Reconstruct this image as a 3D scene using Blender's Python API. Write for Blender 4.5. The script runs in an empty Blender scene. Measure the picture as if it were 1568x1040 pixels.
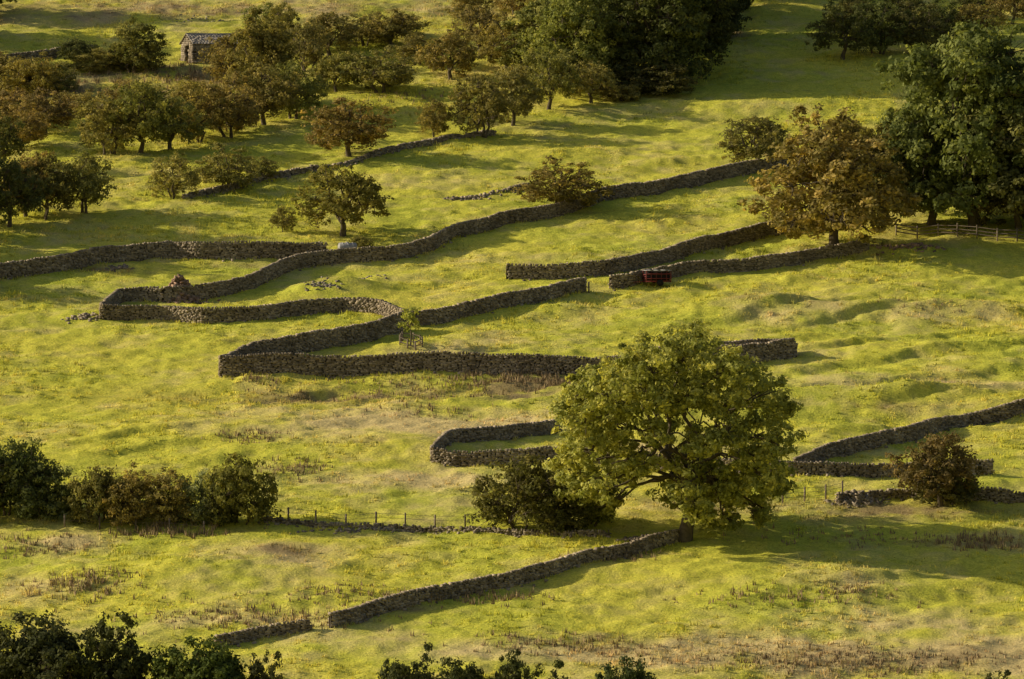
import bpy, math, numpy as np
from mathutils import Vector
R = np.random.default_rng(7)
scene = bpy.context.scene

# ------------------------------------------------------------------ noise
def _hash(ix, iy, s):
    h = (ix.astype(np.int64)*374761393 + iy.astype(np.int64)*668265263 + s*144269504) & 0xffffffff
    h = ((h ^ (h >> 13))*1274126177) & 0xffffffff
    h = h ^ (h >> 16)
    return h/4294967295.0
def vn(x, y, s=0):
    x = np.asarray(x, float); y = np.asarray(y, float)
    ix = np.floor(x); iy = np.floor(y); fx = x-ix; fy = y-iy
    fx = fx*fx*(3-2*fx); fy = fy*fy*(3-2*fy)
    a = _hash(ix, iy, s); b = _hash(ix+1, iy, s); c = _hash(ix, iy+1, s); d = _hash(ix+1, iy+1, s)
    return (a*(1-fx)+b*fx)*(1-fy)+(c*(1-fx)+d*fx)*fy - 0.5
def fbm(x, y, s=0, o=3):
    t = 0; a = 1.0
    for i in range(o):
        t = t + a*vn(x, y, s+i*17); a *= .5
        x, y = (x*1.6-y*1.2)+13.7, (x*1.2+y*1.6)-7.1
    return t

# ------------------------------------------------------------------ site positions from image pixels
FOC = 200/36*1568; PITCH = math.radians(2.0)
def ray(u, v):
    dx = (u-784)/FOC; dy = -(v-520)/FOC
    return np.array([dx, math.cos(PITCH)+dy*math.sin(PITCH), -math.sin(PITCH)+dy*math.cos(PITCH)])
def plane(y): return 0.2*(y-552.0)
def plane_pt(u, v):
    d = ray(u, v); t = (0.2*552)/(0.2*d[1]-d[2])
    return d[0]*t, d[1]*t
def mk(u, v, ru, rv, a):
    x, y = plane_pt(u, v); s = FOC/y
    return (x, y, ru/s, rv/s/0.24, a)
BUMPS = [mk(*b) for b in [
    (520, 432, 60, 10, 1.1), (470, 440, 30, 8, .5), (600, 596, 330, 14, -0.9), (870, 600, 60, 12, .5),
    (400, 578, 60, 10, .3), (1340, 605, 200, 8, .8), (1420, 640, 200, 10, -.7), (1150, 470, 200, 10, .6),
    (1350, 500, 160, 12, -.6), (1450, 465, 150, 8, .7), (1000, 460, 100, 8, -.3), (850, 470, 60, 6, .3),
    (1370, 378, 60, 6, .7), (600, 690, 200, 20, .6), (300, 660, 200, 18, .6), (760, 640, 120, 12, -.4),
    (600, 880, 200, 22, -.5), (300, 880, 200, 22, .6), (1200, 900, 240, 25, .6), (140, 480, 40, 8, .5),
    (1000, 340, 160, 8, -.4), (900, 230, 200, 10, .6), (1200, 160, 200, 10, .8), (1200, 700, 60, 14, .2)]]
TER = [mk(*b) for b in [(1400, 560, 260, 90, 1.), (1150, 470, 180, 22, .9), (300, 680, 320, 50, .5), (1000, 330, 260, 20, .6), (150, 120, 300, 80, .5), (1250, 930, 300, 60, .45), (600, 600, 260, 16, .8), (800, 60, 900, 100, .4)]]
def H(x, y, micro=True):
    x = np.asarray(x, float); y = np.asarray(y, float)
    far = plane(y)
    far = np.where(y > 900, plane(900)+0.05*(y-900), far)
    near = -2-0.27*y
    k = 12.0
    m = np.maximum(far, near); h = m + k*np.log(np.exp((far-m)/k)+np.exp((near-m)/k)) - 0
    h = np.where(y > 345, far, np.where(y > 300, far+(h-far)*(345-y)/45, h))
    fade = np.clip((y-60)/200, 0, 1)
    h = h + fade*(1.5*fbm(x/80, y/80, 3, 2) + .4*fbm(x/26+y/60, y/30, 9, 2))
    for bx, by, rx, ry, a in BUMPS:
        h = h + a*np.exp(-((x-bx)/rx)**2-((y-by)/ry)**2)
    if micro:
        c, s = math.cos(.4), math.sin(.4)
        xr = x*c+y*s; yr = -x*s+y*c
        tm = 0
        for bx, by, rx, ry, a in TER: tm = tm + a*np.exp(-((x-bx)/rx)**2-((y-by)/ry)**2)
        q = yr/5.5+1.6*vn(xr/22, yr/12, 61)+.25*vn(xr/4, yr/4, 62); fr = q-np.floor(q)
        saw = np.where(fr < .16, fr/.16, 1-(fr-.16)/.84)
        h = h + fade*.8*np.clip(tm, 0, 1)*saw*np.clip(.5+1.5*vn(xr/9, yr/6, 63), 0, 1)
        wgt = 0.6+.8*np.clip(vn(x/30, y/40, 41)+.35+x/110, 0, 1)
        h = h + fade*(wgt*0.40*vn(xr/8, yr/3.2, 21) + wgt*0.28*vn(xr/3.2, yr/1.6, 22) + .22*vn(x/1.5, y/1.4, 23) + .15*vn(x/.7, y/.8, 24))
    return h
def site(u, v):  # ground point where the ray through an image pixel meets the terrain
    d = ray(u, v); t = np.arange(330, 900, 1.0)
    f = d[2]*t - H(d[0]*t, d[1]*t, False)-.1
    i = np.argmax(f < 0)
    if f[i] >= 0: i = len(t)-1
    a, b = t[i-1], t[i]
    m = a+(b-a)*f[i-1]/(f[i-1]-f[i]+1e-9)
    return d[0]*m, d[1]*m
def zat(x, y): return float(H(x, y))

DRY = [mk(*b) for b in [(560, 650, 260, 28, .9), (820, 640, 90, 14, .8), (420, 855, 160, 18, .9), (130, 895, 120, 14, .9),
    (1060, 690, 120, 20, .6), (1200, 910, 200, 14, .5), (300, 20, 500, 30, .6), (60, 830, 100, 10, .7), (700, 530, 120, 12, .5),
    (860, 480, 100, 10, .5), (1450, 690, 150, 14, .7), (960, 1000, 500, 18, .8), (1350, 1020, 350, 26, .8), (640, 740, 150, 16, .6), (1300, 480, 200, 18, .5),
    (1450, 590, 200, 14, .5), (900, 390, 150, 10, .5), (400, 960, 160, 12, .6), (1400, 960, 160, 14, .5), (150, 130, 220, 30, .5), (950, 780, 300, 10, .4)]]
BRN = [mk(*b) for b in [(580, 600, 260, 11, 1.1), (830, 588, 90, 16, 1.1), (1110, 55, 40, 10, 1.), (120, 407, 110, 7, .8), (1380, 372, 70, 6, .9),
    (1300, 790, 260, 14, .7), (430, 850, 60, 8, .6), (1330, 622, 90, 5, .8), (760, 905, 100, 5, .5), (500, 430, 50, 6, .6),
    (200, 110, 280, 30, .65), (300, 20, 600, 30, .5), (1160, 470, 100, 5, .55), (620, 945, 60, 5, .6), (1450, 840, 120, 6, .6), (540, 690, 60, 6, .5), (340, 395, 100, 5, .5),  # top band: dull bracken ground, browned further to paint in the dark vignette
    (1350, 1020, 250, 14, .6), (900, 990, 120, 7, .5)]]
def mask(L, x, y):
    t = 0
    for bx, by, rx, ry, a in L: t = t + a*np.exp(-((x-bx)/rx)**2-((y-by)/ry)**2)
    return np.clip(t, 0, 1.1)
def drybrn(x, y):
    n = fbm(x/5, y/8, 77, 3); n2 = fbm(x/.9, y/1.1, 79, 2); n3 = fbm(x/3.2+y/9, y/1.8, 80, 2)
    d = np.clip(mask(DRY, x, y)*(.9+1.3*n)+.4*n+.38*n2+.42*n3+.05, 0, .92)
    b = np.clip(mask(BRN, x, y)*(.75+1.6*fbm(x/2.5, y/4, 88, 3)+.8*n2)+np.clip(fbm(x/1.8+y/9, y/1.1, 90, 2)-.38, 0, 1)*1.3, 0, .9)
    return d, b

# ------------------------------------------------------------------ mesh helpers
def mesh_from(name, verts, faces, mats, attrs=None, smooth=False):
    me = bpy.data.meshes.new(name)
    verts = np.asarray(verts, np.float32)
    me.vertices.add(len(verts)); me.vertices.foreach_set('co', verts.ravel())
    idx = np.concatenate([f.ravel() for f, m in faces]).astype(np.int32)
    tot = np.concatenate([np.full(len(f), f.shape[1]) for f, m in faces])
    mi = np.concatenate([np.full(len(f), m) for f, m in faces]).astype(np.int32)
    st = np.concatenate([[0], np.cumsum(tot)[:-1]]).astype(np.int32)
    me.loops.add(len(idx)); me.loops.foreach_set('vertex_index', idx)
    me.polygons.add(len(tot)); me.polygons.foreach_set('loop_start', st)
    me.polygons.foreach_set('material_index', mi)
    if smooth is True: me.polygons.foreach_set('use_smooth', np.ones(len(tot), bool))
    elif smooth is False: me.polygons.foreach_set('use_smooth', np.zeros(len(tot), bool))
    for k, a in (attrs or {}).items():
        me.attributes.new(k, 'FLOAT', 'POINT').data.foreach_set('value', np.asarray(a, np.float32))
    for m in mats: me.materials.append(m)
    me.update(calc_edges=True)
    return me
def add(name, me, loc=(0, 0, 0), rot=(0, 0, 0), sc=(1, 1, 1), parent=None):
    o = bpy.data.objects.new(name, me); scene.collection.objects.link(o)
    o.location = loc; o.rotation_euler = rot; o.scale = sc
    if parent: o.parent = parent
    return o
class Acc:
    def __init__(s): s.v = []; s.f = {}; s.t = []; s.n = 0
    def put(s, v, f, m=0, t=None):
        v = np.asarray(v, float).reshape(-1, 3); f = np.asarray(f)
        s.v.append(v); s.f.setdefault((f.shape[1], m), []).append(f+s.n); s.n += len(v)
        s.t.append(np.full(len(v), .5) if t is None else np.broadcast_to(t, (len(v),)))
    def mesh(s, name, mats, smooth=None):
        return mesh_from(name, np.concatenate(s.v), [(np.concatenate(fs), m) for (k, m), fs in s.f.items()], mats, {'tint': np.concatenate(s.t)}, smooth)
CUBE = np.array([[-1,-1,-1],[1,-1,-1],[1,1,-1],[-1,1,-1],[-1,-1,1],[1,-1,1],[1,1,1],[-1,1,1]])*.5
CF = np.array([[0,3,2,1],[4,5,6,7],[0,1,5,4],[1,2,6,5],[2,3,7,6],[3,0,4,7]])
def boxes(acc, c, dims, ax, jit=.12, tilt=0.0, m=0, tint=None, rng=R):
    N = len(c)
    p = CUBE[None]*(1+rng.uniform(-jit, jit, (N, 8, 3)))*dims[:, None, :]
    a = rng.normal(0, tilt, N) if tilt else np.zeros(N)
    px = p[..., 0]*np.cos(a)[:, None]-p[..., 2]*np.sin(a)[:, None]; pz = p[..., 0]*np.sin(a)[:, None]+p[..., 2]*np.cos(a)[:, None]
    x = px*np.cos(ax)[:, None]-p[..., 1]*np.sin(ax)[:, None]; y = px*np.sin(ax)[:, None]+p[..., 1]*np.cos(ax)[:, None]
    v = np.stack([x, y, pz], -1)+c[:, None, :]
    f = (CF[None]+(np.arange(N)*8)[:, None, None]).reshape(-1, 4)
    t = rng.uniform(0, 1, N) if tint is None else tint
    acc.put(v, f, m, np.repeat(t, 8))
def box(acc, c, d, m=0, az=0., tint=.5):
    boxes(acc, np.array([c], float), np.array([d], float), np.array([az]), 0, 0, m, np.array([tint]))
def tube(acc, pts, rad, k=6, m=0, t=.5):
    pts = np.asarray(pts, float); n = len(pts); rad = np.broadcast_to(rad, (n,))
    tg = np.gradient(pts, axis=0); tg /= np.linalg.norm(tg, axis=1)[:, None]+1e-9
    ref = np.where(np.abs(tg[:, 2:3]) > .9, np.array([[1., 0, 0]]), np.array([[0, 0, 1.]]))
    a = np.cross(tg, ref); a /= np.linalg.norm(a, axis=1)[:, None]+1e-9; b = np.cross(tg, a)
    th = np.arange(k)/k*2*np.pi
    v = pts[:, None]+rad[:, None, None]*(np.cos(th)[None, :, None]*a[:, None]+np.sin(th)[None, :, None]*b[:, None])
    i = np.arange(n-1)[:, None]*k; j = np.arange(k)[None]
    f = np.stack([i+j, i+(j+1) % k, i+k+(j+1) % k, i+k+j], -1).reshape(-1, 4)
    acc.put(v, f, m, t)

# ------------------------------------------------------------------ materials
def mat(name):
    m = bpy.data.materials.new(name); m.use_nodes = True
    nt = m.node_tree; nt.nodes.clear()
    return m, nt, nt.nodes, nt.links
def N(nt, typ, **kw):
    n = nt.nodes.new(typ)
    for k, v in kw.items(): setattr(n, k, v)
    return n
def mixc(nt, fac, a, b, bt='MIX'):
    n = nt.nodes.new('ShaderNodeMix'); n.data_type = 'RGBA'; n.blend_type = bt
    for i, val in ((0, fac), (6, a), (7, b)):
        if isinstance(val, (int, float)): n.inputs[i].default_value = val
        elif isinstance(val, tuple): n.inputs[i].default_value = (*val, 1)
        else: nt.links.new(val, n.inputs[i])
    return n.outputs[2]
def ramp(nt, val, stops):
    n = nt.nodes.new('ShaderNodeValToRGB'); e = n.color_ramp.elements
    while len(e) < len(stops): e.new(.5)
    for i, (p, c) in enumerate(stops):
        e[i].position = p; e[i].color = (*c, 1) if isinstance(c, tuple) else (c, c, c, 1)
    nt.links.new(val, n.inputs[0]); return n.outputs[0]
def noise(nt, co, scale, det=3, rough=.55):
    n = nt.nodes.new('ShaderNodeTexNoise'); n.inputs['Scale'].default_value = scale; n.inputs['Detail'].default_value = det
    n.inputs['Roughness'].default_value = rough; nt.links.new(co, n.inputs['Vector']); return n.outputs['Fac']
def attr(nt, name): 
    n = nt.nodes.new('ShaderNodeAttribute'); n.attribute_name = name; return n.outputs['Fac']

def grass_color(nt, co):
    g1 = ramp(nt, noise(nt, co, .07, 4), [(.3, (.50, .53, .07)), (.52, (.62, .59, .08)), (.75, (.70, .62, .10))])
    g2 = ramp(nt, noise(nt, co, 1.6, 4, .7), [(.3, (.74, .78, .78)), (.5, (1., 1., 1.)), (.7, (1.14, 1.08, 1.12))])
    c = mixc(nt, 1.0, g1, g2, 'MULTIPLY')
    c = mixc(nt, attr(nt, 'dry'), c, (.70, .55, .25))
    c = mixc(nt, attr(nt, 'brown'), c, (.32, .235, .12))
    return c
m_ground, nt, nd, lk = mat('pasture_ground')
tc = N(nt, 'ShaderNodeTexCoord').outputs['Object']
c = grass_color(nt, tc)
g3 = ramp(nt, noise(nt, tc, 6., 3, .75), [(.3, .6), (.65, 1.1)])
c = mixc(nt, 1.0, c, g3, 'MULTIPLY')
d = N(nt, 'ShaderNodeBsdfDiffuse'); lk.new(c, d.inputs['Color'])
bp = N(nt, 'ShaderNodeBump'); bp.inputs['Strength'].default_value = .9; bp.inputs['Distance'].default_value = .1
lk.new(noise(nt, tc, 4.5, 4, .7), bp.inputs['Height']); lk.new(bp.outputs[0], d.inputs['Normal'])
lk.new(d.outputs[0], N(nt, 'ShaderNodeOutputMaterial').inputs[0])

m_grass, nt, nd, lk = mat('grass_blades')
tc = N(nt, 'ShaderNodeTexCoord').outputs['Object']
c = grass_color(nt, tc)
c = mixc(nt, 1.0, c, ramp(nt, attr(nt, 'tint'), [(0, (.55, .6, .55)), (.5, (1., 1., 1.)), (1, (1.3, 1.2, 1.3))]), 'MULTIPLY')
d = N(nt, 'ShaderNodeBsdfDiffuse'); lk.new(c, d.inputs['Color'])
t = N(nt, 'ShaderNodeBsdfTranslucent'); lk.new(c, t.inputs['Color'])
mx = N(nt, 'ShaderNodeMixShader'); mx.inputs[0].default_value = .35
lk.new(d.outputs[0], mx.inputs[1]); lk.new(t.outputs[0], mx.inputs[2]); lk.new(mx.outputs[0], N(nt, 'ShaderNodeOutputMaterial').inputs[0])

m_leaf, nt, nd, lk = mat('foliage')
oi = N(nt, 'ShaderNodeObjectInfo')
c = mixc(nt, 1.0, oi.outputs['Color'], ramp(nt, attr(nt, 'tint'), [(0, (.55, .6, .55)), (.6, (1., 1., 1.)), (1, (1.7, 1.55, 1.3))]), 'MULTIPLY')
d = N(nt, 'ShaderNodeBsdfDiffuse'); lk.new(c, d.inputs['Color'])
t = N(nt, 'ShaderNodeBsdfTranslucent'); lk.new(mixc(nt, 1.0, c, (1.15, 1.15, .6), 'MULTIPLY'), t.inputs['Color'])
mx = N(nt, 'ShaderNodeMixShader'); mx.inputs[0].default_value = .35
lk.new(d.outputs[0], mx.inputs[1]); lk.new(t.outputs[0], mx.inputs[2]); lk.new(mx.outputs[0], N(nt, 'ShaderNodeOutputMaterial').inputs[0])

def simple(name, c1, c2, sc=6, rough=.9, bump=0.0):
    m, nt, nd, lk = mat(name)
    tc = N(nt, 'ShaderNodeTexCoord').outputs['Object']
    c = ramp(nt, noise(nt, tc, sc, 4, .65), [(.3, c1), (.7, c2)])
    c = mixc(nt, 1.0, c, ramp(nt, attr(nt, 'tint'), [(0, .55), (.5, .95), (1, 1.5)]), 'MULTIPLY')
    b = N(nt, 'ShaderNodeBsdfPrincipled'); lk.new(c, b.inputs['Base Color']); b.inputs['Roughness'].default_value = rough
    b.inputs['Specular IOR Level'].default_value = .2
    if bump:
        bp = N(nt, 'ShaderNodeBump'); bp.inputs['Distance'].default_value = bump; lk.new(noise(nt, tc, sc*3, 3), bp.inputs['Height']); lk.new(bp.outputs[0], b.inputs['Normal'])
    lk.new(b.outputs[0], N(nt, 'ShaderNodeOutputMaterial').inputs[0]); return m
m_bark = simple('bark', (.07, .055, .035), (.15, .12, .08), 4, bump=.03)
m_stone = simple('gritstone', (.17, .135, .095), (.34, .28, .20), .5, bump=.03)
m_core = simple('wall_core', (.06, .048, .035), (.09, .075, .055), 3)
m_lime = simple('limestone_rubble', (.19, .155, .115), (.31, .265, .21), 2.0, bump=.03)
m_wood = simple('weathered_wood', (.14, .11, .08), (.25, .2, .15), 5)
m_red = simple('red_paint', (.15, .03, .024), (.21, .045, .035), 5, .7)
m_metal = simple('galvanised_metal', (.26, .25, .24), (.4, .39, .37), 6, .5)
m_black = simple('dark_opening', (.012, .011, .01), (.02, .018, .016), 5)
m_slate = simple('stone_slates', (.28, .235, .19), (.38, .33, .26), 3, bump=.02)
m_weed = simple('dead_stalks', (.20, .14, .075), (.38, .28, .15), 3)
m_brick = simple('ruddy_rubble', (.24, .15, .10), (.36, .24, .17), 3, bump=.03)

# ------------------------------------------------------------------ terrain
def axis(lo, hi, st, far_lo, far_hi):
    a = np.arange(lo, hi, st); L = [lo]; s = st
    while L[-1] > far_lo: s *= 1.25; L.append(L[-1]-s)
    Rr = [a[-1]]; s = st
    while Rr[-1] < far_hi: s *= 1.25; Rr.append(Rr[-1]+s)
    return np.concatenate([L[:0:-1], a, Rr[1:]])
gx = axis(-64, 64, .26, -4000, 4000); gy = axis(360, 665, .32, -800, 5000)
X, Y = np.meshgrid(gx, gy); Z = H(X, Y)
nx, ny = len(gx), len(gy)
i = np.arange(ny-1)[:, None]*nx; j = np.arange(nx-1)[None]
F = np.stack([i+j, i+j+1, i+nx+j+1, i+nx+j], -1).reshape(-1, 4)
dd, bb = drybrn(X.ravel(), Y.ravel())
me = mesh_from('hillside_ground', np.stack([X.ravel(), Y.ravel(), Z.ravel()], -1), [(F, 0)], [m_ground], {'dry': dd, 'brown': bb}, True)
add('hillside_ground', me)

# ------------------------------------------------------------------ grass blades, one object
def blades(name, x, y, h, w, material, lean=.35, rng=R, tints=None):
    n = len(x); z = H(x, y)-.03
    th = rng.uniform(0, 2*np.pi, n); dx = np.cos(th)*w/2; dy = np.sin(th)*w/2
    la = rng.uniform(0, 2*np.pi, n); l = rng.uniform(0, lean, n)*h
    v = np.stack([np.stack([x-dx, y-dy, z], -1), np.stack([x+dx, y+dy, z], -1), np.stack([x+np.cos(la)*l, y+np.sin(la)*l, z+h], -1)], 1).reshape(-1, 3)
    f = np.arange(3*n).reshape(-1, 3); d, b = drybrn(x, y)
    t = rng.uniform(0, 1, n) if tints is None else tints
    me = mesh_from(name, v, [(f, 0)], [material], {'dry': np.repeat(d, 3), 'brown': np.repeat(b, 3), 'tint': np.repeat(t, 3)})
    return add(name, me)
n = 90000
y = np.sqrt(R.uniform(362**2, 655**2, n)); x = R.uniform(-1, 1, n)*(y*.09*1.12+3)
h = R.uniform(.06, .15, n); w = R.uniform(.06, .15, n)
nc = 66000
cy_ = np.sqrt(R.uniform(362**2, 655**2, nc)); cx_ = R.uniform(-1, 1, nc)*(cy_*.09*1.12+3)
tus = np.clip(.36+1.7*fbm(cx_/7, cy_/9, 56, 3)+.3*mask(DRY, cx_, cy_)+.4*mask(BRN, cx_, cy_), .03, 1)
kp = R.uniform(0, 1, nc) < tus; cx_, cy_, tus = cx_[kp], cy_[kp], tus[kp]; nc = len(cx_)
kb = 7; rad = R.uniform(.07, .26, nc)[:, None]
bx = (cx_[:, None]+R.normal(0, 1, (nc, kb))*rad*1.4).ravel(); by = (cy_[:, None]+R.normal(0, 1, (nc, kb))*rad*.8).ravel()
bh_ = ((.11+.27*R.uniform(0, 1, nc)**2*(.4+tus))[:, None]*R.uniform(.6, 1.15, (nc, kb))).ravel(); bt_ = np.clip(R.uniform(.05, 1., nc)[:, None]+R.uniform(-.12, .12, (nc, kb)), 0, 1).ravel()
blades('grass_tussocks', np.r_[x, bx], np.r_[y, by], np.r_[h, bh_], np.r_[w, R.uniform(.07, .16, nc*kb)], m_grass, .8, tints=np.r_[R.uniform(.3, .7, n), bt_])

WX, WY, WH = [], [], []
for (u, v, ru, rv, cnt, hh) in [(650, 592, 130, 12, 360, .5), (830, 580, 70, 10, 360, .8), (740, 575, 60, 5, 120, .6), (130, 895, 50, 9, 260, .7), (50, 835, 60, 10, 160, .6),
        (250, 812, 60, 6, 240, .8), (420, 945, 120, 12, 320, .6), (1510, 830, 60, 8, 240, .7), (700, 912, 90, 6, 260, .7), (870, 985, 120, 8, 260, .6),
        (1300, 1015, 200, 10, 700, .5), (450, 720, 40, 8, 160, .6), (380, 668, 40, 6, 140, .5), (400, 582, 20, 4, 80, .5), (1180, 915, 120, 8, 140, .6),
        (520, 905, 60, 8, 150, .5), (950, 850, 40, 6, 140, .6), (1300, 905, 60, 6, 90, .5), (640, 150, 60, 8, 120, .6), (330, 115, 160, 12, 700, .9), (120, 150, 160, 25, 900, .9),
        (900, 570, 60, 6, 120, .7), (660, 630, 60, 8, 100, .5), (1330, 820, 120, 8, 160, .5), (300, 940, 100, 15, 120, .4), (1430, 468, 40, 5, 50, .5)]:
    cx, cy = site(u, v); s = FOC/cy
    k = cnt//2; kx = R.normal(cx, ru/s*.75, k); ky = R.normal(cy, rv/s/.24*.8, k)
    WX.append((kx[:, None]+R.normal(0, .12, (k, 7))).ravel()); WY.append((ky[:, None]+R.normal(0, .12, (k, 7))).ravel())
    WH.append((R.uniform(.5, 1.1, k)[:, None]*R.uniform(.4, 1.1, (k, 7))*hh*.85).ravel())
WX, WY, WH = map(np.concatenate, (WX, WY, WH))
blades('thistle_patch', WX, WY, WH, R.uniform(.05, .11, len(WX)), m_weed, .4)

# ------------------------------------------------------------------ dry stone walls
def resample(P, ds):
    P = np.array(P); Q = [P[0]]
    E = np.vstack([2*P[0]-P[1], P, 2*P[-1]-P[-2]])
    for k in range(1, len(E)-2):
        p0, p1, p2, p3 = E[k-1:k+3]
        for t in np.linspace(0, 1, 9)[1:]:
            c = .5*((2*p1)+(-p0+p2)*t+(2*p0-5*p1+4*p2-p3)*t*t+(-p0+3*p1-3*p2+p3)*t**3)
            l = p1+(p2-p1)*t; Q.append(.15*c+.85*l)
    Q = np.array(Q); s = np.concatenate([[0], np.cumsum(np.linalg.norm(np.diff(Q, axis=0), axis=1))])
    t = np.arange(0, s[-1], ds)
    return np.stack([np.interp(t, s, Q[:, 0]), np.interp(t, s, Q[:, 1])], -1), s[-1]
def wall(pts, h=1.45, th=.42, ruin=0., name='dry_stone_wall', seed=0, stone=None):
    rng = np.random.default_rng(seed+100)
    P, L = resample([site(u, v-3) for u, v in pts], .1)
    T = np.gradient(P, axis=0); T /= np.linalg.norm(T, axis=1)[:, None]+1e-9
    Nn = np.stack([-T[:, 1], T[:, 0]], -1); Zg = H(P[:, 0], P[:, 1]); A = np.arctan2(T[:, 1], T[:, 0])
    kk = np.ones(41)/41; Zg = np.convolve(np.pad(Zg, 20, mode='edge'), kk, 'valid')
    S = np.arange(len(P))*.1
    top = h*(1+.08*fbm(S/4, S*0+seed, 5, 2)+.07*vn(S/.8, S*0+seed, 6)-.6*np.clip(fbm(S/2.2, S*0+seed, 7, 2)-.46, 0, .5)) - h*ruin*np.clip(fbm(S/5, S*0+seed, 8, 2)*2.2+.45, 0, .95)
    acc = Acc()
    wd = th/2-.09; st = 5; k = np.arange(0, len(P), st)
    b0 = P[k]+Nn[k]*wd; b1 = P[k]-Nn[k]*wd; t0 = P[k]+Nn[k]*wd*.7; t1 = P[k]-Nn[k]*wd*.7
    zb = Zg[k]-.5; zt = Zg[k]+top[k]-.12
    V = np.stack([np.c_[b0, zb], np.c_[t0, zt], np.c_[t1, zt], np.c_[b1, zb]], 1).reshape(-1, 3)
    q = np.arange(len(k)-1)[:, None]*4
    Fq = np.concatenate([np.concatenate([q+a, q+b, q+4+b, q+4+a], 1) for a, b in ((0, 1), (1, 2), (2, 3))]+[np.array([[0, 1, 2, 3]]), np.array([[3, 2, 1, 0]])+4*(len(k)-1)])
    acc.put(V, Fq, 1, .5)
    zc = -.25
    while zc < h*1.15:
        ch = rng.uniform(.09, .16)
        for side in (1, -1):
            sp = np.cumsum(rng.uniform(.15, .4, int(L/.22)+4)); sp = sp[sp < L-.05]
            id_ = np.clip((sp/.1).astype(int), 0, len(P)-1); ok = top[id_] > zc+.05
            id_ = id_[ok]; n = len(id_)
            if not n: continue
            off = side*(th/2-.1-(zc/h)*th*.07+rng.normal(0, .018, n))
            c = np.c_[P[id_]+Nn[id_]*off[:, None], Zg[id_]+zc+ch/2-.03+rng.normal(0, .01, n)]
            boxes(acc, c, np.c_[rng.uniform(.16, .4, n), rng.uniform(.17, .24, n), np.full(n, ch)*rng.uniform(.85, 1.05, n)], A[id_]+rng.normal(0, .05, n), .12, .04, 0, None, rng)
        zc += ch
    sp = np.cumsum(rng.uniform(.09, .2, int(L/.11)+5)); sp = sp[sp < L]
    id_ = np.clip((sp/.1).astype(int), 0, len(P)-1)
    ok = (rng.uniform(0, 1, len(id_)) > .06+.5*ruin); id_ = id_[ok]; n = len(id_)
    c = np.c_[P[id_]+rng.normal(0, .015, (n, 2)), Zg[id_]+top[id_]+.02+rng.normal(0, .015, n)]
    boxes(acc, c, np.c_[rng.uniform(.07, .15, n), rng.uniform(.28, .38, n), rng.uniform(.15, .24, n)], A[id_]+rng.normal(0, .1, n), .18, .22, 0, None, rng)
    n = int(L*(.6+3*ruin)); id_ = rng.integers(0, len(P), n)
    o = rng.choice([-1, 1], n)*(th/2+np.abs(rng.normal(0, .3, n))+.05)
    p = P[id_]+Nn[id_]*o[:, None]
    boxes(acc, np.c_[p, H(p[:, 0], p[:, 1])+.02], rng.uniform(.12, .26, (n, 3)), rng.uniform(0, 6, n), .25, .4, 0, None, rng)
    return add(name, acc.mesh(name, [stone or m_stone, m_core])), P, Nn, L
WALLS = [
 ([(-60,440),(0,428),(80,419),(150,405),(200,399),(262,394),(300,398),(400,399),(502,398)], 1.4, 0),
 ([(250,464),(330,457),(390,442),(430,421),(475,408),(530,406),(600,402),(660,386),(695,366),(760,350),(860,330),(920,310),(1000,299),(1080,283),(1150,270),(1200,263),(1290,252),(1400,240)], 1.15, 0),
 ([(250,464),(215,463),(182,466),(155,486),(250,489),(310,494),(400,490),(450,482),(520,478),(580,483),(625,497)], 1.15, 0),
 ([(625,502),(690,495),(760,480),(830,466),(896,449)], 1.15, 0),
 ([(622,506),(560,522),(490,537),(430,548),(385,556),(338,580),(440,575),(560,573),(700,571),(830,573),(930,573),(1020,568),(1100,562),(1160,556),(1218,548)], 1.5, 0),
 ([(1218,548),(1200,540),(1150,541),(1080,547),(1000,556)], 1.0, 0),
 ([(775,428),(850,427),(930,422),(1000,406),(1060,390),(1120,373),(1180,358),(1240,350),(1300,345)], 1.2, 0),
 ([(933,443),(965,440),(1000,430),(1060,420),(1140,414),(1200,407),(1260,396),(1330,382)], 1., 0),
 ([(858,657),(820,664),(760,673),(690,682),(662,707),(720,709),(780,709),(850,708),(950,712),(1050,718),(1150,724),(1210,728),(1280,729),(1350,728),(1420,726),(1480,726),(1522,726)], 1.0, .08),
 ([(1218,722),(1260,705),(1330,690),(1400,674),(1480,656),(1568,636),(1660,612)], 1.05, 0),
 ([(1282,772),(1320,764),(1380,760),(1440,762),(1520,768),(1600,772)], .9, .4),
 ([(505,965),(560,948),(620,932),(700,914),(770,902),(840,884),(900,864),(960,852),(1000,838),(1040,830)], .95, .1),
 ([(330,992),(380,978),(430,971),(478,968)], .8, .12),
 ([(400,800),(480,806),(560,810),(640,812),(720,815),(800,820),(870,824),(935,824)], .6, .6),
 ([(280,307),(340,295),(400,280),(480,265),(560,247),(620,230),(700,214),(760,207)], .5, .55),
 ([(690,306),(730,303),(760,298),(810,288)], .4, .7),
 ([(0,100),(60,92),(110,85),(150,80)], .9, .2),
]
FX, FY, FH = [], [], []
for k, (p, h, r) in enumerate(WALLS):
    o_, P_, N_, L_w = wall(p, h, .42, r, seed=k)
    m_ = int(L_w*20); id_ = R.integers(0, len(P_), m_); of = R.choice([-1, 1], m_, p=[.65, .35])*(.26+np.abs(R.normal(0, .14, m_)))
    q = P_[id_]+N_[id_]*of[:, None]; FX.append(q[:, 0]); FY.append(q[:, 1]); FH.append(R.uniform(.1, .3, m_)*np.clip(.7+1.2*vn(id_*.1/1.5, id_*0+k, 33), .2, 1.3))
FX, FY, FH = map(np.concatenate, (FX, FY, FH))
blades('wall_foot_grass', FX, FY, FH, R.uniform(.06, .13, len(FX)), m_grass, .5, tints=R.uniform(.1, .9, len(FX)))

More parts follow.
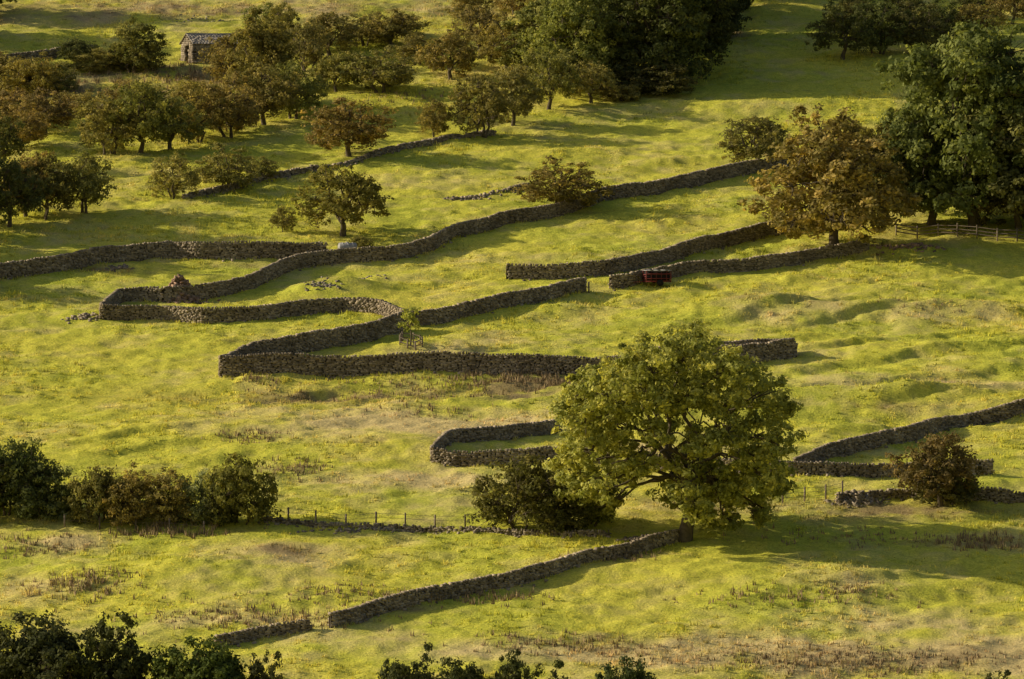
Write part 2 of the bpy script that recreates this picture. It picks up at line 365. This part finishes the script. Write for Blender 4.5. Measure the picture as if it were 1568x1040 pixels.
# ------------------------------------------------------------------ trees
def unit(n, rng):
    v = rng.normal(0, 1, (n, 3)); return v/(np.linalg.norm(v, axis=1)[:, None]+1e-9)
def tree_mesh(name, Ht, W, base, seed, n_lobes=14, leaf=.2, nleaf=9000, tr=.18, lobes=None, mains=4, fork=.22, stems=1, clump=.42, lobe_r=(.26, .4), zmid=.42, cd=2.7):
    rng = np.random.default_rng(seed); acc = Acc(); Rx = W/2
    zlo = base*Ht; zc0 = zlo+zmid*(Ht-zlo); up = Ht-zc0; dn = zc0-zlo
    cz = zc0+.1*up; Rz = up
    if lobes is None:
        lobes = []
        sq = rng.uniform(.85, 1.15, 2)
        for k in range(n_lobes):
            a = 2.399963*k+rng.uniform(-.4, .4); z = 1-1.9*(k+.5)/n_lobes+rng.uniform(-.1, .1); z = min(max(z, -.95), .98)
            hr = math.sqrt(1-z*z) if z > 0 else 1-.28*z*z
            r = rng.uniform(*lobe_r)*min(Rx, (up+dn)*.62); q = rng.uniform(.72, 1.08)
            lobes.append((math.cos(a)*hr*(Rx-r*.7)*q*sq[0], math.sin(a)*hr*(Rx-r*.7)*q*sq[1], zc0+(z*(up-r*.75) if z > 0 else z*(dn-r*.55))*q, r))
        for k in range(max(3, n_lobes//4)):
            lobes.append((rng.normal(0, .25)*Rx, rng.normal(0, .25)*Rx, zc0+rng.uniform(-.5, .6)*up, .36*min(Rx, up+dn)))
    LB = np.array(lobes)
    fz = fork*Ht; nodes = []
    for sidx in range(stems):
        o = np.array([rng.normal(0, .3), rng.normal(0, .3), 0])*(stems > 1)
        ft = o*1.6+np.array([rng.normal(0, .03)*W, rng.normal(0, .03)*W, fz])
        t = np.linspace(0, 1, 5)[:, None]
        path = o+(ft-o)*t+np.c_[np.sin(t*3)*.05*fz, np.cos(t*4)*.04*fz-.04*fz, t*0]
        path[0, 2] = -.5
        tube(acc, path, tr*np.array([1.5, 1.05, .95, .9, .85])/math.sqrt(stems)*1.1, 8, 1)
        nodes.append(ft)
    mids = []
    for k in range(mains):
        a = 2*np.pi*(k+rng.uniform(-.2, .2))/mains; f0 = nodes[k % len(nodes)]
        e = np.array([math.cos(a)*Rx*.42, math.sin(a)*Rx*.42, cz+rng.uniform(-.1, .35)*Rz])
        if k == 0: e = np.array([0, 0, cz+.4*Rz])
        t = np.linspace(0, 1, 8)[:, None]
        p = f0+(e-f0)*t+np.c_[rng.normal(0, .03, 8)*W, rng.normal(0, .03, 8)*W, np.sin(t[:, 0]*np.pi)*-.02*Ht]*np.sin(t*np.pi)
        tube(acc, p, np.linspace(.62, .25, 8)*tr, 6, 1)
        for q in range(2, 8): mids.append((p[q], tr*(.62-.37*q/7)))
    MP = np.array([m[0] for m in mids]); MR = [m[1] for m in mids]
    for lx, ly, lz, lr in LB:
        c = np.array([lx, ly, lz]); dist = np.linalg.norm(MP-c, axis=1)+.3*np.maximum(0, MP[:, 2]-lz)*2; k = int(np.argmin(dist))
        t = np.linspace(0, 1, 6)[:, None]; p = MP[k]+(c-MP[k])*t+rng.normal(0, .02, (6, 3))*W*np.sin(t*np.pi)+np.c_[t*0, t*0, np.sin(t*np.pi)*.06*np.linalg.norm(c-MP[k])]
        tube(acc, p, np.linspace(MR[k]*.6, .02+.08*tr, 6), 5, 1)
        for e in unit(6, rng):
            t = np.linspace(0, 1, 4)[:, None]; q = c-(c-MP[k])*.15
            tube(acc, q+(c+e*lr*.85-q)*t+rng.normal(0, .03, (4, 3))*lr, np.linspace(.08*tr+.015, .01, 4), 4, 1)
    area = LB[:, 3]**2; share = area/area.sum()
    pos = []; out = []; tin = []
    ccr = clump
    for (lx, ly, lz, lr), s in zip(LB, share):
        nl = int(nleaf*s); nc = max(5, int(cd*(lr/ccr)**2))
        d = unit(nc, rng); d[:, 2] = d[:, 2]*.9+.08
        cc = np.array([lx, ly, lz])+d*lr*rng.uniform(.45, 1.18, nc)[:, None]*np.array([1.05, 1.05, .95])
        w = rng.uniform(.3, 1.6, nc); ci = rng.choice(nc, nl, p=w/w.sum())
        rr = ccr*rng.uniform(.45, 1.2, nc)
        dd = unit(nl, rng)*(rng.uniform(0, 1, nl)**.5)[:, None]
        p = cc[ci]+dd*rr[ci][:, None]*np.array([1.15, 1.15, .8])+rng.normal(0, .05, (nl, 3))
        pos.append(p); o = d[ci]*.5+dd; out.append(o/(np.linalg.norm(o, axis=1)[:, None]+1e-6)); tin.append(np.clip(rng.uniform(.1, .8, nc)[ci]+rng.uniform(-.2, .3, nl), 0, 1))
    pos = np.concatenate(pos); out = np.concatenate(out); tin = np.concatenate(tin); n = len(pos)
    nrm = out*1.0+unit(n, rng)*.75+np.array([0, 0, .2]); nrm /= np.linalg.norm(nrm, axis=1)[:, None]
    tg = np.cross(nrm, unit(n, rng)); tg /= np.linalg.norm(tg, axis=1)[:, None]+1e-9; bt = np.cross(nrm, tg)
    s = leaf*rng.uniform(.6, 1.3, n)[:, None]
    V = np.stack([pos-tg*s*.6, pos+bt*s*.36, pos+tg*s*.6, pos-bt*s*.36], 1).reshape(-1, 3)
    V[:, 2] = np.maximum(V[:, 2], .02)
    acc.put(V, np.arange(4*n).reshape(-1, 4), 0, np.repeat(tin, 4))
    w0 = np.mean([np.percentile(pos[:, a], 99.3)-np.percentile(pos[:, a], .7) for a in (0, 1)])
    return acc.mesh(name, [m_leaf, m_bark]), np.percentile(pos[:, 2], 99.7), w0

HAW = [tree_mesh('hawthorn_%d' % k, 5.5, 6.2, .1, 40+k, n_lobes=15, leaf=.19, nleaf=8500, tr=.18, mains=5, stems=[1, 3, 2, 1, 2, 3, 1][k], fork=.18, lobe_r=(.24, .42)) for k in range(7)]
BSH = [tree_mesh('bush_%d' % k, 4.5, 5.5, -.05, 60+k, n_lobes=16, leaf=.19, nleaf=9500, tr=.12, mains=5, stems=3, fork=.1, lobe_r=(.26, .44)) for k in range(4)]
BIG = [tree_mesh('broadleaf_%d' % k, 17, 15, .0, 80+k, n_lobes=40, leaf=.36, nleaf=42000, tr=.45, mains=6, fork=.18, clump=.85, lobe_r=(.2, .34)) for k in range(2)]
MED = [tree_mesh('medium_%d' % k, 11, 10, .02, 90+k, n_lobes=28, leaf=.28, nleaf=23000, tr=.3, mains=5, fork=.18, clump=.62, lobe_r=(.2, .36)) for k in range(3)]
SIZE = {'h': HAW, 'b': BSH, 'B': BIG, 'M': MED}
NAMES = {'h': 'hawthorn_tree', 'b': 'hawthorn_bush', 'B': 'sycamore_tree', 'M': 'ash_tree'}
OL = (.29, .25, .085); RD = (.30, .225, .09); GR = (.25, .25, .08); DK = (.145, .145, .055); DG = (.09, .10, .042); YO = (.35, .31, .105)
TR = [
 ('B',1495,348,305,235,(.20,.22,.07)),('B',1620,352,280,230,DK),('M',1425,345,200,160,(.18,.185,.065)),('M',1560,350,130,130,DK),
 ('M',1278,382,215,215,(.31,.27,.09)),('M',1350,345,175,130,OL),('h',1158,258,82,108,(.21,.19,.065)),
 ('h',525,357,108,130,(.24,.22,.065)),('h',435,353,42,38,OL),('h',860,321,84,118,(.23,.19,.065)),('h',535,240,90,112,RD),
 ('h',664,209,58,52,OL),('h',735,208,96,90,(.25,.20,.07)),('h',785,190,92,84,OL),('h',840,168,95,88,OL),
 ('h',265,302,72,74,YO),('h',347,290,74,84,OL),('h',400,277,38,46,OL),('h',128,327,92,90,OL),('h',70,332,95,94,(.2,.18,.065)),('h',15,345,105,92,DK),('h',40,330,100,90,OL),
 ('b',554,377,20,34,OL),
 ('h',30,228,76,90,OL),('h',70,205,70,84,RD),('h',-10,260,90,90,DK),('h',165,238,90,100,OL),('h',215,236,110,100,(.24,.22,.065)),('h',260,232,80,94,OL),
 ('h',300,215,90,94,OL),('h',352,207,100,100,OL),('h',405,190,96,94,OL),('h',450,178,88,94,GR),('h',195,180,60,90,OL),('h',235,190,60,80,YO),('b',300,165,50,90,OL),
 ('b',210,112,80,80,(.19,.185,.065)),('b',150,110,36,90,OL),('b',120,95,36,60,DK),('b',45,150,70,90,OL),('b',20,190,60,80,RD),('b',80,140,50,80,OL),('b',0,140,60,90,OL),('b',110,175,40,80,YO),
 ('M',400,165,150,110,(.23,.215,.065)),('h',405,62,60,60,GR),('h',355,130,80,80,OL),('h',430,75,70,60,OL),('h',505,85,66,90,OL),('h',515,137,62,72,GR),('h',470,110,80,80,OL),
 ('h',585,142,72,104,OL),('h',600,75,60,80,OL),('h',640,100,50,70,OL),('h',560,70,50,70,OL),('h',690,122,72,86,OL),('h',735,85,80,82,RD),('h',620,60,40,60,OL),
 ('h',775,105,90,90,OL),('h',720,48,60,70,OL),('M',835,112,120,120,GR),('M',880,135,160,120,(.25,.265,.08)),('M',915,110,140,120,(.19,.195,.065)),('h',870,145,70,90,GR),
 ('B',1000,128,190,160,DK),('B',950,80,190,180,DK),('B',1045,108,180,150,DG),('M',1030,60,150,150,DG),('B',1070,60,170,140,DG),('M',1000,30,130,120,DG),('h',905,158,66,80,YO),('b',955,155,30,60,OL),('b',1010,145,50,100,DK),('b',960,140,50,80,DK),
 ('h',850,40,80,90,OL),('h',790,20,60,80,OL),('M',870,20,90,110,OL),('M',930,-20,120,140,DG),('B',1060,20,190,170,DG),('M',1120,-10,140,160,DG),('M',1200,-45,110,150,DG),('B',1000,-40,190,190,DG),('B',1080,-30,200,190,DG),('M',1130,-50,150,160,DG),  # trees rooted above the frame are unseen, added to shade the slope
 ('h',1290,92,84,94,DK),('h',1345,84,88,96,DK),('h',1400,82,88,96,DK),('h',1440,64,70,70,DK),('h',1320,55,60,90,DK),('h',1380,45,60,90,DK),('h',1495,62,56,80,RD),('h',1550,40,60,70,OL),('h',1500,25,50,60,DK),('h',1310,40,60,80,DK),
 ('b',800,808,112,135,(.16,.16,.055)),('b',905,802,95,90,(.2,.205,.06)),('b',860,812,70,70,DK),
 ('h',1440,772,112,125,(.19,.16,.065)),('b',1450,768,60,90,DK),
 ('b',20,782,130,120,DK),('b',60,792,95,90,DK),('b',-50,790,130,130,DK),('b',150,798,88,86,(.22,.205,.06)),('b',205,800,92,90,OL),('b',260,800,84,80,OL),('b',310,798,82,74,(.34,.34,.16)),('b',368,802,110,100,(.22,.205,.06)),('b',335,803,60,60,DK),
 ('M',-110,352,190,170,DK),('M',-230,380,200,170,DK),('h',-80,440,90,110,DK),('M',-200,100,150,150,DK),('M',-120,60,150,150,DK),('M',-60,20,150,150,DK),  # off-frame trees beside the upper-left slope are added to shade it
 ('M',60,1180,235,200,DG),('M',160,1180,246,160,DG),('M',0,1180,190,140,DG),('M',320,1185,205,170,(.12,.14,.045)),('M',400,1190,196,110,DG),('M',635,1180,194,110,DG),('M',715,1190,182,110,DG),('M',790,1190,190,110,DG),  # foreground crowns: valley shade is put into the dark leaf colour
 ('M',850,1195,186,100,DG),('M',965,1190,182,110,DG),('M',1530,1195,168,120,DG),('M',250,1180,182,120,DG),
]
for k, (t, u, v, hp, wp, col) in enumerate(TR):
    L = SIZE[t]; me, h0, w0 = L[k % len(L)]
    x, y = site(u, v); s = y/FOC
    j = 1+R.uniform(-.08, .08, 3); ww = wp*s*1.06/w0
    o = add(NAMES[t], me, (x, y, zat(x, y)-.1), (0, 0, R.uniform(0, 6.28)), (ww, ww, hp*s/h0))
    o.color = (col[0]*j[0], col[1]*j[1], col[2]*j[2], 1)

# hero ash
ax_, ay_ = site(1045, 826); sc = ay_/FOC
rng = np.random.default_rng(5); LB = []
for (u, v, r) in [(1060,540,42),(1010,548,42),(965,565,40),(1110,556,42),(925,592,38),(1155,590,38),(1188,614,28),(892,632,34),(1175,660,34),(895,680,36),(878,712,28),(910,745,26),(950,705,30),
      (940,650,32),(1165,720,36),(1185,745,24),(1125,755,32),(1085,725,34),(1060,770,30),(1085,690,30),(1000,600,34),(1045,590,36),(1100,610,34),(960,610,32),(1150,690,30),(1130,650,30),(1010,660,26),(985,700,22),(1150,778,18),(885,600,22),(1045,520,24),(1120,795,16),(1035,740,26),(1085,785,22),(930,770,16),(875,745,16)]:
    lx = (u-1045)*sc; lz = (826-v)*sc
    e = max(0., 1-((u-1033)/185)**2-((v-655)/170)**2)
    yr = math.sqrt(e)*7.2
    for q in ((-1, 1, 0) if e > .25 else (0, 0)):
        if q == 0 and e > .25 and rng.uniform() < .5: continue
        if q == -1 and rng.uniform() < .2 and 610 < v < 700 and 980 < u < 1130: continue
        LB.append((lx+rng.normal(0, .4), q*yr*rng.uniform(.6, 1.)+rng.normal(0, .8), lz+rng.normal(0, .3), r*sc*.98))
for (u, v, r, yy) in [(1065,655,17,3.5),(1035,635,17,4.5),(1100,665,15,-3.),(1050,690,15,5.),(1020,700,13,-4.)]:
    LB.append(((u-1045)*sc, yy, (826-v)*sc, r*sc))
ashm, _, _ = tree_mesh('ash_crown', 326*sc, 16, .1, 11, leaf=.27, nleaf=82000, tr=.44, lobes=LB, mains=9, fork=.24, clump=.52, cd=3.2)
o = add('ash_tree', ashm, (ax_, ay_, zat(ax_, ay_)-.1)); o.color = (.37, .37, .10, 1)

x, y = site(628, 531); ym, _, _ = tree_mesh('young_tree', 3.4, 2.0, .3, 21, n_lobes=7, leaf=.16, nleaf=900, tr=.06, mains=3, fork=.35, clump=.25)
o = add('sapling_tree', ym, (x, y, zat(x, y))); o.color = (.36, .38, .09, 1)

# ------------------------------------------------------------------ fences
def fence(name, pts, sp=2.5, ph=1.15, rails=(.4, .7, 1.0), rw=.04, wire=False, material=m_wood, seed=1):
    rng = np.random.default_rng(seed); P, L = resample([site(u, v) for u, v in pts], sp); acc = Acc()
    z = H(P[:, 0], P[:, 1])
    for (px, py), pz in zip(P, z): box(acc, (px+rng.normal(0, .03), py, pz+ph*rng.uniform(.9, 1.08)/2-.1), (.1, .1, ph+.2), 0, rng.uniform(0, 1), rng.uniform(0, 1))
    for r in rails:
        for k in range(len(P)-1):
            tube(acc, [(P[k][0], P[k][1], z[k]+r), ((P[k][0]+P[k+1][0])/2, (P[k][1]+P[k+1][1])/2, (z[k]+z[k+1])/2+r-.01), (P[k+1][0], P[k+1][1], z[k+1]+r)], rw if not wire else .012, 4, 0, .4)
    return add(name, acc.mesh(name, [material]))
fence('rail_fence', [(1372,358),(1440,360),(1500,366),(1568,370),(1640,374)], 1.9, 1.2, (.35, .65, .98), .055)
fence('wire_fence', [(1165,768),(1210,764),(1260,762),(1312,750)], 1.7, 1.15, (.4, .7, 1.), wire=True)
fence('wire_fence', [(400,790),(480,798),(560,800),(650,804),(740,806)], 2.2, .9, (.5, .8), wire=True, seed=3)
fence('tree_guard_fence', [(612,532),(632,536),(648,532),(640,527),(618,526),(612,532)], .9, .8, (.3, .65), .04)
fence('wire_fence', [(100,806),(180,806),(260,810),(330,812)], 2.6, .9, (.5,), wire=True, seed=8)
fence('stile', [(897,448),(904,450)], .4, 1.0, (.5,), .04)

# ------------------------------------------------------------------ stone barn
x, y = site(322, 92); z = zat(x, y)
barn = bpy.data.objects.new('stone_barn', None); scene.collection.objects.link(barn); barn.location = (x, y, z); barn.rotation_euler = (0, 0, .42)
a = Acc(); rng = np.random.default_rng(3)
bw, bd, bh, rh = 4.9, 3.4, 1.55, 2.5
def facade(a, p0, p1, hfun, hole=None):
    p0 = np.array(p0); p1 = np.array(p1); L = np.linalg.norm(p1-p0); ang = math.atan2(*(p1-p0)[::-1]); zc = -.4
    while zc < 3.2:
        s = rng.uniform(0, .2)
        while s < L:
            w = rng.uniform(.25, .5); c = p0+(p1-p0)*min(s+w/2, L-.1)/L
            if zc+.15 < hfun((s+w/2)/L) and not (hole and hole[0] < s+w/2 < hole[1] and zc < hole[2]):
                boxes(a, np.array([[c[0], c[1], zc+.1]]), np.array([[w, .42+rng.uniform(-.03, .03), .2]]), np.array([ang]), .06, 0, 0, None, rng)
            s += w
        zc += .2
gab = lambda t: bh+(rh-bh)*(1-abs(2*t-1))
facade(a, (-bw/2, -bd/2), (bw/2, -bd/2), lambda t: bh); facade(a, (-bw/2, bd/2), (bw/2, bd/2), lambda t: bh)
facade(a, (-bw/2, bd/2), (-bw/2, -bd/2), gab, (1.2, 2.3, 1.4)); facade(a, (bw/2, -bd/2), (bw/2, bd/2), gab)
add('walls', a.mesh('barn_walls', [m_stone]), parent=barn)
a = Acc()
for side in (-1, 1):
    rows = 12
    for r in range(rows):
        f = (r+.5)/rows; yy = side*(bd/2+.3)*(1-f); zz = bh-.12+(rh+.1-bh)*f+.16+.004*r
        s = -bw/2-.3
        while s < bw/2+.2:
            w = rng.uniform(.25, .45); v = CUBE*np.array([w*.99, (bd/2+.3)/rows*1.5, .035]); sl = math.atan2(rh-bh, bd/2)*-side*.97
            v = np.c_[v[:, 0], v[:, 1]*math.cos(sl)-v[:, 2]*math.sin(sl), v[:, 1]*math.sin(sl)+v[:, 2]*math.cos(sl)]+np.array([s+w/2, yy, zz+rng.normal(0, .005)])
            a.put(v, CF, 0, rng.uniform(.35, .7)); s += w
tube(a, [(-bw/2-.3, 0, rh+.2), (0, 0, rh+.17), (bw/2+.3, 0, rh+.2)], .07, 6, 0, .7)
add('roof', a.mesh('barn_roof', [m_slate]), parent=barn)
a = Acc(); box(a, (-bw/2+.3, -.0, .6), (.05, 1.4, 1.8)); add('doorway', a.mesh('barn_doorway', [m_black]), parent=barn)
a = Acc(); box(a, (-bw/2-.02, 0, 1.5), (.5, 1.4, .2)); add('lintel', a.mesh('barn_lintel', [m_stone]), parent=barn)

# ------------------------------------------------------------------ red livestock trailer
x, y = site(1006, 435); z = zat(x, y)
tr_ = bpy.data.objects.new('livestock_trailer', None); scene.collection.objects.link(tr_); tr_.location = (x, y, z+.05); tr_.rotation_euler = (0, 0, .22); tr_.scale = (.98, .98, .9)
a = Acc(); L_, W_ = 2.3, 1.3
for sx in (-1, 1):
    for sy in (-1, 1): box(a, (sx*(L_/2-.04), sy*(W_/2-.04), .85), (.07, .07, 1.1), 0)
for sy in (-1, 1):
    for zz in (.42, .66): box(a, (0, sy*(W_/2-.02), zz), (L_-.12, .05, .08), 0, 0, .6)
    box(a, (0, sy*(W_/2-.02), 1.1), (L_-.12, .05, .07), 0, 0, .8)
    for k in range(1, 5): box(a, (-L_/2+k*L_/5, sy*(W_/2+.02), .8), (.04, .04, 1.0), 0, 0, .4)
for sx in (-1, 1):
    for zz in (.42, .62, .82, 1.02): box(a, (sx*(L_/2-.02), 0, zz), (.05, W_-.14, .1), 0, 0, .4)
box(a, (0, 0, .36), (L_, W_, .08), 0)
tube(a, [(-L_/2, 0, .36), (-L_/2-.5, 0, .36), (-L_/2-1.0, 0, .3)], .04, 6, 0)
add('body', a.mesh('trailer_body', [m_red]), parent=tr_)
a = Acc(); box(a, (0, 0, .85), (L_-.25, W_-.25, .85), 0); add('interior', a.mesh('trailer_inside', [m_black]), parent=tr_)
a = Acc()
for q in range(7): box(a, (-L_/2+(q+.5)*L_/7, 0, 1.42+.03*(q % 2)), (L_/7-.01, W_+.1, .05), 0)
add('roof', a.mesh('trailer_roof', [m_metal]), parent=tr_)
a = Acc()
for sy in (-1, 1):
    yy = sy*(W_/2+.12)
    tube(a, [(.1, yy-.09, .25), (.1, yy-.07, .25), (.1, yy+.07, .25), (.1, yy+.09, .25)], np.array([.05, .3, .3, .05]), 16, 0)
add('wheels', a.mesh('trailer_wheels', [m_black]), parent=tr_)

# ------------------------------------------------------------------ water tank
x, y = site(532, 391)
tk = bpy.data.objects.new('water_tank', None); scene.collection.objects.link(tk); tk.location = (x, y, zat(x, y)+.2); tk.rotation_euler = (0, 0, .25)
a = Acc(); tube(a, [(-.85, 0, .62), (-.8, 0, .62), (-.74, 0, .62), (.74, 0, .62), (.8, 0, .62), (.85, 0, .62)], [.02, .38, .45, .45, .38, .02], 20, 0)
for q in (-.45, 0, .45): tube(a, [(q-.03, 0, .62), (q-.028, 0, .62), (q+.028, 0, .62), (q+.03, 0, .62)], [.44, .475, .475, .44], 20, 0, .8)
tube(a, [(0, 0, 1.05), (0, 0, 1.17)], [.14, .14], 12, 0)
add('barrel', a.mesh('tank_barrel', [m_metal]), parent=tk)
a = Acc()
for q in (-.55, .55): box(a, (q, 0, .02), (.12, .8, .55), 0); box(a, (q, -.33, .33), (.12, .1, .3), 0); box(a, (q, .33, .33), (.12, .1, .3), 0)
add('cradle', a.mesh('tank_cradle', [m_wood]), parent=tk)

# ------------------------------------------------------------------ rubble and outcrops
def rubble(name, u, v, ru, rv, n, hgt, size, material, seed):
    rng = np.random.default_rng(seed); cx, cy = site(u, v); s = FOC/cy
    d = rng.normal(0, .45, (n, 2)); px = cx+d[:, 0]*ru/s; py = cy+d[:, 1]*rv/s/.24
    q = np.exp(-(d**2).sum(1)*3); a = Acc()
    boxes(a, np.c_[px, py, H(px, py)+q*hgt*rng.uniform(0, 1, n)-.02], rng.uniform(.5, 1.3, (n, 3))*size*np.array([1.3, 1, .7]), rng.uniform(0, 6, n), .25, .4, 0, None, rng)
    add(name, a.mesh(name, [material]))
rubble('ruined_stone_shed', 275, 456, 36, 6, 760, 2.1, .26, m_brick, 1)
rubble('limestone_outcrop', 492, 432, 30, 5, 60, .05, .22, m_lime, 2)
rubble('limestone_outcrop', 550, 424, 45, 3, 40, .0, .18, m_lime, 3)
rubble('limestone_outcrop', 1390, 376, 60, 4, 90, .1, .28, m_brick, 4)
rubble('fallen_stones', 990, 826, 40, 5, 160, .5, .24, m_stone, 5)
rubble('fallen_stones', 1310, 765, 36, 7, 240, .7, .26, m_stone, 6)
rubble('fallen_stones', 130, 480, 30, 5, 50, .15, .25, m_stone, 7)
rubble('fallen_stones', 185, 410, 20, 4, 30, .2, .3, m_stone, 8)
rubble('limestone_outcrop', 315, 30, 60, 10, 40, .0, .2, m_lime, 9)
rubble('fallen_stones', 720, 300, 60, 4, 50, .1, .28, m_stone, 10)
rubble('fallen_stones', 560, 812, 120, 3, 90, .1, .22, m_lime, 11)

# ------------------------------------------------------------------ light, sky, camera
EL = math.radians(22.5); AZ = math.radians(9)
ts = Vector((-math.cos(EL)*math.cos(AZ), math.cos(EL)*math.sin(AZ), math.sin(EL)))
sun = bpy.data.lights.new('sun', 'SUN'); sun.energy = 5; sun.angle = math.radians(.6); sun.color = (1, .87, .62)
so = bpy.data.objects.new('sun', sun); scene.collection.objects.link(so); so.rotation_euler = ts.to_track_quat('Z', 'Y').to_euler()
w = bpy.data.worlds.new('World'); scene.world = w; w.use_nodes = True; nt = w.node_tree; nt.nodes.clear()
sk = nt.nodes.new('ShaderNodeTexSky'); sk.sky_type = 'NISHITA'; sk.sun_disc = False; sk.sun_elevation = EL; sk.sun_rotation = math.radians(270+9)
sk.dust_density = 3.0; sk.air_density = .8
bg = nt.nodes.new('ShaderNodeBackground'); bg.inputs[1].default_value = .1
ow = nt.nodes.new('ShaderNodeOutputWorld'); nt.links.new(sk.outputs[0], bg.inputs[0]); nt.links.new(bg.outputs[0], ow.inputs[0])
cam = bpy.data.cameras.new('camera'); cam.lens = 200; cam.sensor_width = 36; cam.clip_start = 1; cam.clip_end = 12000
co = bpy.data.objects.new('camera', cam); scene.collection.objects.link(co); co.rotation_euler = (math.radians(90)-PITCH, 0, 0)
scene.camera = co
scene.view_settings.view_transform = 'Standard'; scene.view_settings.look = 'None'; scene.view_settings.exposure = 0
print('polys', sum(len(m.polygons) for m in bpy.data.meshes))
